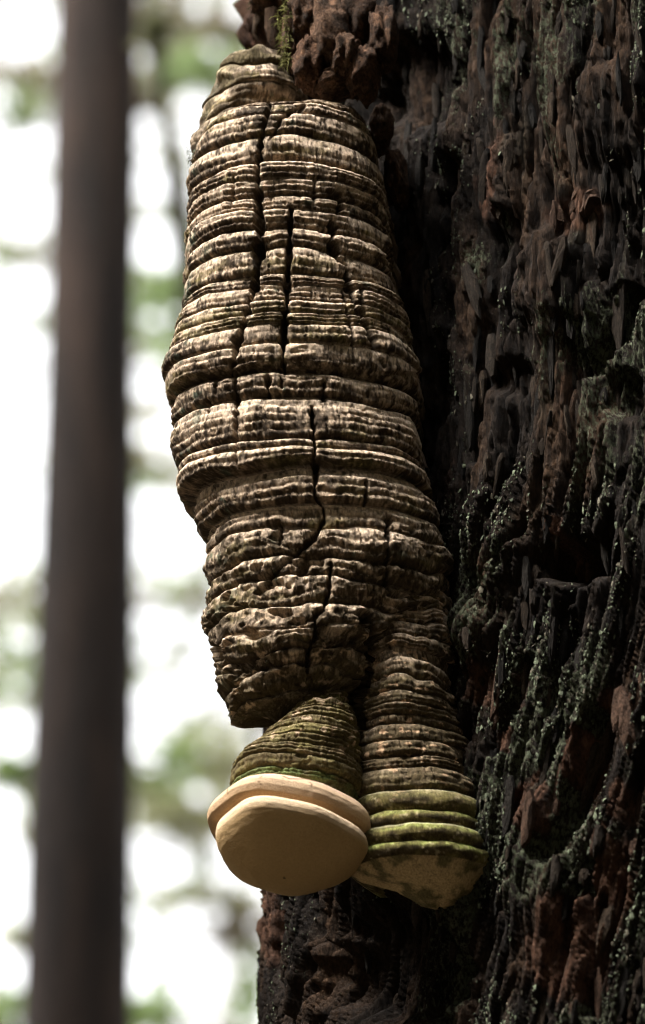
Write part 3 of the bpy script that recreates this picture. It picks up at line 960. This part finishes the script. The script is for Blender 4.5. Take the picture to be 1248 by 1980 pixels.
# neck that carries the cream cap
def style_neck(P, PHI, YS, S, L, px, py, levels, seed):
    X, Yv, Z = P[..., 0], P[..., 1], P[..., 2]
    d, c, dz = style_main(P, PHI, YS, S, L, px, py, levels, seed)
    st = fbm(X / .012, Yv / .012, Z / .006, 4, seed + 9)
    c = mixc(c, (.085, .065, .026), .80 * sstep(.45, .05, st))
    c = mixc(c, (.20, .17, .055), .5 * sstep(-.1, .4, st))
    last = L >= len(levels) - 3
    c = mixc(c, (.125, .165, .058), last * .85 * sstep(-.45, .25, st))
    c = mixc(c, (.34, .32, .20), (last & (S < .22)) * .5 * sstep(-.1, .3, fbm(X / .004, Yv / .004, Z / .003, 2, seed + 49)))
    pl_ = sstep(.24, .36, fbm(X / .006, Yv / .006, Z / .004, 3, seed + 46)) * sstep(1480, 1430, py)
    c = mixc(c, (.50, .36, .24), pl_ * .8)
    return d, c, dz
NECK_ROWS = [(1335, 610, 640, .006, -4, 0, 60), (1350, 592, 664, .022, -4, 0, 60), (1380, 572, 680, .030, -5, 2, 60), (1404, 552, 686, .034, -6, 3, 60), (1426, 527, 690, .036, -7, 3, 60), (1457, 503, 694, .041, -8, 4, 60), (1490, 467, 696, .044, -10, 5, 60), (1512, 457, 697, .046, -12, 6, 60), (1548, 450, 698, .046, -13, 6, 60), (1570, 452, 697, .046, -14, 6, 60), (1580, 480, 680, .036, -14, 6, 60)]
NECK_LEVELS = [1335, 1372, 1400, 1424, 1446, 1468, 1492, 1520, 1548, 1568, 1580]
YN = 3.678
part_neck = link_empty('neck', 590, 1500)
for V, C in column(NECK_ROWS, NECK_LEVELS, 1.5, YN, style_neck, 'neck_layer', 700, 3.0, ph2):
    link('growth_layer', grid_mesh('growth_layer', V, C), M_FUNGUS, part_neck)

# cream cap: an upper rim and a lower rim with the swollen pore surface
def ring_body(name, stations, Yax, colour, disp, n=260):
    ph = np.linspace(0, 2 * PI, n, endpoint=False)
    st = np.array(stations, float)
    t = np.linspace(0, 1, 240)
    ts = np.linspace(0, 1, len(st))
    def sm(c):
        y = np.interp(t, ts, st[:, c])
        k = np.ones(7) / 7
        yp = np.concatenate([np.full(3, y[0]), y, np.full(3, y[-1])])
        return np.convolve(yp, k, 'valid')
    yc, xc, a, b, tilt, roll = [sm(c)[:, None] for c in range(6)]
    C = np.array([at_depth(x, y, Yax) for x, y in zip(xc[:, 0], yc[:, 0])])
    cs, sn = np.cos(ph)[None], np.sin(ph)[None]
    shp = 1 + .03 * np.cos(3 * ph + .6)[None] + .028 * np.cos(4 * ph + 1.2)[None] + .018 * np.cos(7 * ph + 1.9)[None]
    lx = a * .0004 * cs * shp
    ly = b * sn * shp
    T, RO = np.radians(tilt), np.radians(roll)
    V = C[:, None, :] + np.stack([lx * np.cos(RO) + 0 * ly, ly * np.cos(T), -lx * np.sin(RO) + ly * np.sin(T)], -1)
    X, Yv, Z = V[..., 0], V[..., 1], V[..., 2]
    NRM = np.stack([cs + 0 * X, sn + 0 * X, 0 * X], -1)
    V = V + NRM * (disp(X, Yv, Z))[..., None]
    px, py = proj(V)
    c = colour(X, Yv, Z, np.broadcast_to(t[:, None], X.shape), px, py)
    return grid_mesh(name, V, c)
cap_disp = lambda X, Y, Z: .0010 * fbm(X / .045, Y / .045, Z / .04, 2, 801) + .00030 * fbm(X / .004, Y / .004, Z / .003, 3, 805)
def col_upper(X, Y, Z, t, px, py):
    c = np.empty(X.shape + (3,), np.float32); c[:] = (.46, .325, .205)
    n = fbm(X / .02, Y / .02, Z / .01, 3, 811)
    c = mixc(c, (.50, .36, .255), sstep(.45, .15, t + .1 * n))
    c = mixc(c, (.36, .225, .115), sstep(.45, .8, t + .1 * n))
    for pts in ([(505, 1500), (502, 1518)], [(601, 1508), (601, 1522)], [(545, 1500), (560, 1506), (590, 1506), (640, 1516)], [(441, 1524), (440, 1535)], [(548, 1506), (549, 1516)]):
        q, _ = poly_dist(px + 2 * vnoise(py / 4, 0 * px, 0 * px, 813), py, pts)
        c = mixc(c, (.10, .05, .025), sstep(1.6, .5, q) * .85)
    return c
def col_lower(X, Y, Z, t, px, py):
    c = np.empty(X.shape + (3,), np.float32); c[:] = (.50, .375, .245)
    n = fbm(X / .02, Y / .02, Z / .012, 3, 821)
    line = sstep(.05, .02, np.abs(t - .34 + .04 * n)) * sstep(-.2, .3, fbm(X / .03, Y / .03, Z / .03, 3, 823))
    c = mixc(c, (.27, .19, .12), line * .6)
    c = mixc(c, (.37, .245, .115), sstep(.30, .50, t + .05 * n))
    c = mixc(c, (.32, .205, .090), sstep(-.1, .5, fbm(X / .04, Y / .04, Z / .03, 3, 825)) * .6 * sstep(.4, .6, t))
    return c
up = [(1572, 572, 60, .020, -14, 6), (1564, 572, 116, .044, -14, 6), (1566, 568, 126, .047, -14, 6), (1574, 562, 138, .050, -15, 6), (1584, 558, 147, .053, -15, 6),
      (1596, 556, 151, .054, -15, 6), (1608, 556, 150, .053, -15, 6), (1616, 558, 144, .050, -15, 6), (1620, 560, 132, .046, -15, 6), (1620, 562, 60, .02, -15, 6)]
part_cap = link_empty('young_cap', 560, 1620)
part_cap['label'] = 'smooth cream young cap with two rims'
cap_u = link('upper_rim', ring_body('upper_cap_rim', up, 3.664, col_upper, cap_disp), M_CAP, part_cap)
lo = [(1608, 562, 50, .018, -16, 7), (1610, 562, 118, .044, -16, 7), (1614, 562, 131, .048, -16, 7), (1622, 562, 138, .051, -16, 7), (1632, 562, 140, .052, -16, 7), (1641, 561, 139, .0515, -16, 7),
      (1650, 560, 134, .049, -16, 6), (1661, 558, 124, .045, -16, 5), (1673, 556, 108, .039, -16, 4), (1684, 554, 88, .031, -16, 3), (1692, 552, 62, .021, -16, 2), (1697, 551, 30, .010, -16, 2), (1698, 550, 1.0, .0004, -16, 2)]
cap_l = link('pore_surface', ring_body('pore_surface', lo, 3.655, col_lower, cap_disp), M_CAP, part_cap)
cap_l['label'] = 'smooth cream pore surface of the young cap'
# tufts of moss on the fungus
fuzz('moss_tuft', [(443, 122), (452, 112), (462, 106)], 70, .0038, .0010, (.14, .15, .035), fungus, 41, 3.712)
fuzz('moss_tuft', [(472, 103), (484, 99), (494, 100)], 50, .0034, .0008, (.13, .14, .035), fungus, 42, 3.705)
fuzz('moss_tuft', [(366, 285), (369, 310), (374, 330)], 60, .0032, .0010, (.035, .035, .018), fungus, 43, 3.715)
fuzz('moss_tuft', [(326, 755), (329, 772), (336, 782)], 55, .0030, .0010, (.04, .038, .02), fungus, 44, 3.70)
fuzz('moss_tuft', [(392, 985), (396, 1015), (404, 1036)], 60, .0026, .0010, (.05, .05, .03), fungus, 45, 3.70)
fuzz('moss_tuft', [(344, 800), (345, 830), (349, 862)], 50, .0024, .0010, (.07, .08, .045), fungus, 46, 3.70)
fuzz('moss_tuft', [(372, 385), (371, 430), (371, 480)], 70, .0026, .0014, (.07, .09, .055), fungus, 47, 3.70)
fuzz('moss_tuft', [(545, 205), (590, 206), (640, 207), (672, 212)], 110, .0022, .0010, (.10, .11, .035), fungus, 48, 3.672)
fuzz('moss_tuft', [(862, 1080), (864, 1120), (862, 1160)], 40, .0026, .0010, (.06, .05, .025), fungus, 49, 3.70)
# ------------------------------------------------------------------ the forest behind
def stem_mesh(name, pts, rad, col, seed, n=28, rough=.05):
    """trunk swept along points, bark furrowed along its length"""
    pts = np.asarray(pts, float)
    m = 220
    t = np.linspace(0, len(pts) - 1, m)
    ii = np.arange(len(pts))
    C = np.stack([np.interp(t, ii, pts[:, k]) for k in range(3)], -1)
    R = np.interp(t, ii, rad)
    ph = np.linspace(0, 2 * PI, n, endpoint=False)
    P, _ = np.meshgrid(ph, t)
    rel = fbm(np.cos(P) * 3, np.sin(P) * 3, C[:, 2:3] * 1.2, 3, seed)
    rr = R[:, None] * (1 + rough * rel)
    V = np.stack([C[:, None, 0] + rr * np.cos(P), C[:, None, 1] + rr * np.sin(P), C[:, None, 2] + 0 * P], -1)
    c = np.empty(V.shape, np.float32); c[:] = col
    c = c * np.clip(1 + .9 * fbm(np.cos(P) * 2, np.sin(P) * 2, C[:, 2:3] * 2.2, 3, seed + 3), .3, 2)[..., None]
    return grid_mesh(name, V, c)
def leaf_cloud(name, P, size, cols, seed):
    """leaf-shaped faces at points P"""
    r = np.random.default_rng(seed)
    n = len(P)
    a = r.normal(size=(n, 3)); a /= np.linalg.norm(a, axis=1)[:, None]
    b = r.normal(size=(n, 3)); b -= (b * a).sum(1)[:, None] * a; b /= np.linalg.norm(b, axis=1)[:, None]
    s = size * r.uniform(.6, 1.4, (n, 1))
    V = np.stack([P - a * s * .5, P + b * s * .3, P + a * s * .5, P - b * s * .3], 1)
    C = np.repeat(cols[:, None, :], 4, axis=1)
    F = np.arange(n * 4).reshape(-1, 4)
    return fast_mesh(name, V.reshape(-1, 3), F, C.reshape(-1, 3))
LEAFC = np.array([(.105, .150, .048), (.115, .118, .058), (.115, .098, .068), (.080, .118, .044)])
def ground_point(px, Y):
    return np.array([(px - CX) / FPX * Y / math.cos(PITCH), Y, 0.0])

_g = np.random.default_rng(606)
GAPS = [(float(_g.uniform(-20, 520)), float(_g.uniform(0, 1980)), float(_g.uniform(15, 27))) for _ in range(95)] + [(282, 238, 26), (290, 350, 40), (305, 475, 52), (375, 200, 34), (400, 270, 40), (40, 60, 60), (70, 290, 45), (50, 410, 60), (300, 1375, 60), (40, 1425, 48), (385, 1535, 22), (330, 1665, 40), (450, 1650, 50), (410, 1770, 22), (300, 1850, 40), (390, 1885, 60), (40, 1700, 70), (35, 1880, 40), (45, 1232, 26), (415, 95, 18), (385, 12, 18), (20, 1555, 24), (300, 1010, 70), (290, 740, 40), (40, 570, 55), (30, 700, 75), (45, 850, 75), (40, 1000, 85), (340, 1060, 60), (310, 1220, 36), (380, 1330, 40), (270, 1640, 34), (400, 960, 40)]
def forest_tree(name, label, stem_px, Y, col, clumps, leaf, seed, top_z, group=None, rscale=1.0, extra=0, crown_z=(9, 14), crown_r=2.2, canopy=900):
    """stem_px: (x, y, width) of the stem in photograph pixels on the plane y = Y; clumps: (x, y, rx, ry, leaves, colour)"""
    r = np.random.default_rng(seed)
    pts = [at_depth(x, y, Y) for x, y, w in stem_px]
    rad = [w * .5 / FPX * Y / math.cos(PITCH) for x, y, w in stem_px]
    p0, p1 = pts[0], pts[1]
    sl = (p1 - p0) / (p1[2] - p0[2])
    base = p0 + sl * (-.2 - p0[2])
    q0, q1 = pts[-2], pts[-1]
    sl2 = (q1 - q0) / (q1[2] - q0[2])
    tp = q1 + sl2 * (top_z - q1[2])
    P = [base, base + (p0 - base) * .12] + pts + [tp]
    R = [rad[0] * 1.7, rad[0] * 1.2] + rad + [rad[-1] * .25]
    e = empty(name, (float(base[0]), float(base[1]), 0.0))
    tag(e, label, 'tree', group)
    link('trunk', stem_mesh('trunk', P, R, col, seed), M_FARBARK, e)
    LP, LC = [], []
    limbs = []
    for (x, y, rx, ry, nl, ci) in clumps:
        nl, rx, ry = nl * 6, rx * 1.2, ry * 1.5
        Yc = Y + r.uniform(-1.2, 1.2)
        c = at_depth(x, y, Yc)
        sx, sz = rx / FPX * Yc / math.cos(PITCH), ry / FPX * Yc / math.cos(PITCH)
        g = r.normal(0, .5, (nl, 3)) * np.array([sx, (sx + sz) * .6, sz])
        q = c + g
        gx_, gy_ = proj(q)
        keep = np.ones(nl, bool)
        for hx, hy, hr in GAPS:
            keep &= np.hypot(gx_ - hx, gy_ - hy) > hr * .88
        LP.append(q[keep])
        LC.append(LEAFC[ci] * r.uniform(.6, 1.4, (int(keep.sum()), 1)))
        zt = c[2] - r.uniform(.3, 1.0)
        f = np.clip((zt - base[2]) / (tp[2] - base[2]), 0, 1)
        a = base + (tp - base) * f
        mid = .5 * (a + c) + np.array([0, 0, r.uniform(-.1, .25)])
        limbs.append(tube([a, mid, c], [.018, .012, .004], 5))
    # the rest of the crown, above and around the part in view
    zc = r.uniform(crown_z[0], crown_z[1], 60)
    for k in range(60):
        an = r.uniform(0, 2 * PI)
        f = (zc[k] - crown_z[0]) / (crown_z[1] - crown_z[0])
        rr = crown_r * math.sqrt(max(.08, 1 - (2 * f - .7) ** 2 * .55)) * r.uniform(.35, 1)
        ctr = base + (tp - base) * ((zc[k] - base[2]) / (tp[2] - base[2]))
        c = ctr + np.array([rr * math.cos(an), rr * math.sin(an), 0])
        pxx, pyy = proj(c)
        if -10 < pxx < 1260 and -150 < pyy < 2130:
            continue
        nl = canopy // 60
        LP.append(c + r.normal(0, .28 * crown_r / 2.2, (nl, 3)) * np.array([1.2, 1.2, .6]))
        LC.append(LEAFC[int(r.integers(0, 4))] * r.uniform(.6, 1.4, (nl, 1)))
        limbs.append(tube([ctr - np.array([0, 0, .4]), .5 * (ctr + c), c], [.04, .025, .006], 5))
    LP = np.concatenate(LP); LC = np.concatenate(LC)
    link('crown', leaf_cloud('crown', LP, leaf, LC, seed + 1), M_LEAF, e)
    for v, f in limbs:
        v = np.array(v)
        link('limb', fast_mesh('limb', v, f, np.tile(np.array(col), (len(v), 1)), True), M_FARBARK, e)
    return e

forest_tree('forest_tree', 'straight brown tree trunk standing alone behind the fungus, out of focus', [(148, 1980, 206), (160, 1400, 196), (171, 900, 180), (181, 400, 172), (188, 0, 166)],
            15.0, (.0135, .0080, .0054), [], .05, 1201, 19.0, crown_z=(12.0, 18.5), crown_r=2.4, canopy=1800)
forest_tree('young_tree', 'thin leaning stem of a young tree passing behind the fungus', [(512, 1560, 17), (470, 1240, 16), (385, 620, 21), (362, 450, 21), (338, 310, 20), (312, 180, 20), (292, 40, 19)],
            13.0, (.040, .036, .020), [(300, 60, 20, 40, 20, 1)], .05, 1202, 12.5, crown_z=(10.2, 12.8), crown_r=1.0, canopy=700)
NEARF = [(310, 595, 55, 60, 60, 0), (350, 570, 40, 60, 45, 0), (350, 140, 55, 28, 45, 0), (300, 1465, 75, 36, 70, 0), (20, 1485, 40, 28, 40, 0), (65, 1500, 40, 40, 22, 0),
         (20, 1290, 60, 50, 40, 0), (30, 1955, 60, 34, 50, 0), (290, 1955, 50, 34, 40, 0), (20, 205, 45, 22, 26, 0), (400, 130, 60, 25, 30, 0), (90, 1240, 20, 90, 30, 0)]
MIDF = [(330, 25, 90, 45, 90, 2), (285, 125, 55, 55, 60, 2), (405, 60, 80, 28, 80, 1), (440, 68, 50, 20, 50, 2), (400, 1455, 85, 36, 60, 1), (440, 1505, 50, 50, 40, 1), (290, 1540, 55, 50, 40, 1),
        (350, 1580, 60, 28, 50, 1), (400, 1602, 60, 16, 26, 2), (410, 1748, 70, 24, 60, 1), (455, 1790, 55, 30, 55, 2), (470, 1840, 30, 50, 30, 1), (50, 1140, 60, 24, 34, 1), (70, 1195, 40, 50, 34, 1),
        (60, 1335, 50, 22, 30, 1), (262, 885, 26, 20, 22, 2), (300, 868, 55, 24, 22, 1), (60, 1575, 30, 36, 22, 1), (40, 1815, 50, 16, 26, 1), (88, 1830, 16, 60, 24, 1), (480, 1930, 24, 60, 30, 0),
        (20, 135, 60, 22, 28, 2), (75, 150, 50, 26, 30, 1), (265, 215, 20, 30, 16, 2), (330, 260, 12, 60, 14, 1)]
FARF = [(262, 300, 30, 60, 26, 1), (340, 400, 22, 70, 24, 1), (255, 420, 20, 70, 20, 2), (350, 330, 18, 60, 18, 1), (275, 195, 40, 18, 20, 2), (400, 330, 20, 40, 10, 0), (300, 545, 60, 18, 34, 1), (60, 190, 60, 36, 24, 3), (50, 487, 70, 20, 36, 1), (70, 340, 50, 10, 8, 1), (30, 640, 50, 18, 12, 1), (330, 1120, 80, 16, 20, 1), (290, 1165, 60, 12, 14, 1), (265, 1290, 28, 18, 18, 1),
        (340, 1300, 30, 36, 14, 1), (280, 660, 50, 26, 18, 1), (340, 1735, 50, 10, 14, 1), (300, 1230, 60, 20, 10, 3), (280, 830, 50, 20, 9, 1), (330, 900, 60, 14, 10, 2), (20, 380, 30, 12, 5, 1),
        (400, 1000, 30, 60, 8, 1), (20, 1000, 40, 60, 5, 1), (430, 20, 60, 30, 36, 3), (470, 120, 30, 50, 24, 1), (385, 1540, 60, 40, 20, 3), (300, 760, 40, 40, 8, 1), (390, 1180, 40, 30, 10, 1)]
_r = np.random.default_rng(4242)
for _k in range(230):
    FARF.append((float(_r.uniform(-60, 540)), float(_r.uniform(-60, 2040)), float(_r.uniform(22, 42)), float(_r.uniform(24, 46)), int(_r.integers(6, 14)), int(_r.integers(0, 4))))
forest_tree('forest_tree', 'leafy green broadleaf tree with light sprays beyond the single brown trunk', [(-330, 1980, 70), (-300, 0, 55)], 30.0, (.05, .036, .025), NEARF, .085, 1203, 23.0, crown_z=(9, 22), crown_r=5.0, canopy=3000)
forest_tree('forest_tree', 'olive and tan foliage of a tree hidden behind the old trunk', [(900, 1980, 70), (880, 0, 55)], 38.0, (.05, .036, .025), MIDF, .10, 1204, 28.0, crown_z=(10, 27), crown_r=5.5, canopy=3000)
forest_tree('forest_tree', 'palest, farthest tree with thin scattered foliage against the white sky', [(1040, 1980, 60), (1030, 0, 50)], 52.0, (.05, .036, .025), FARF, .12, 1205, 36.0, crown_z=(14, 35), crown_r=6.0, canopy=2600)

# ------------------------------------------------------------------ unseen trees added all round to shut out most of the sky light
def sky_blockers():
    r = np.random.default_rng(2001)
    H = 14.0
    n = 9500
    f = r.uniform(0, 1, n) ** .9
    rad = 3.0 * np.sqrt(np.clip(1 - (1.55 * f - .55) ** 2, .03, 1)) * r.uniform(.25, 1, n) ** .6
    an = r.uniform(0, 2 * PI, n)
    P = np.stack([rad * np.cos(an), rad * np.sin(an), 2.6 + (H - 2.6) * f], -1) + r.normal(0, .15, (n, 3))
    C = LEAFC[r.integers(0, 4, n)] * r.uniform(.45, .95, (n, 1)) * np.array([1, .92, .9])
    crown = leaf_cloud('crown', P, .40, C, 2002)
    stem = stem_mesh('trunk', [(0, 0, -.2), (0, 0, .8), (.1, 0, 6), (.05, .1, H - 1)], [.34, .22, .17, .03], (.045, .032, .022), 2003)
    crown.materials.append(M_LEAF); stem.materials.append(M_FARBARK)
    spots = [(4.6, 3.0), (4.4, 7.6), (7.8, 5.0), (3.6, -3.4), (0.2, -5.2), (-3.6, -6.0), (6.8, -1.4), (3.6, -8.0), (-7.4, -3.0), (-8.6, 2.2), (-7.0, 7.6), (-0.6, -9.5), (9.0, 9.5), (7.5, -6.5), (-10.5, 6.0), (-8.5, -8.0), (-5.2, 11.0), (4.0, 11.5), (-2.2, -3.6), (5.2, 0.4)]
    for i, (x, y) in enumerate(spots):
        e = empty('forest_tree', (x, y, 0.0))
        tag(e, 'bushy dark green tree added out of view to block sky light', 'tree', 'unseen trees added to block sky light')
        sc = r.uniform(.9, 1.2)
        for nm, me in (('trunk', stem), ('crown', crown)):
            o = bpy.data.objects.new(nm, me)
            COL.objects.link(o)
            o.parent = e
        e.rotation_euler = (0, 0, r.uniform(0, 6.28))
        e.scale = (sc, sc, sc)
sky_blockers()
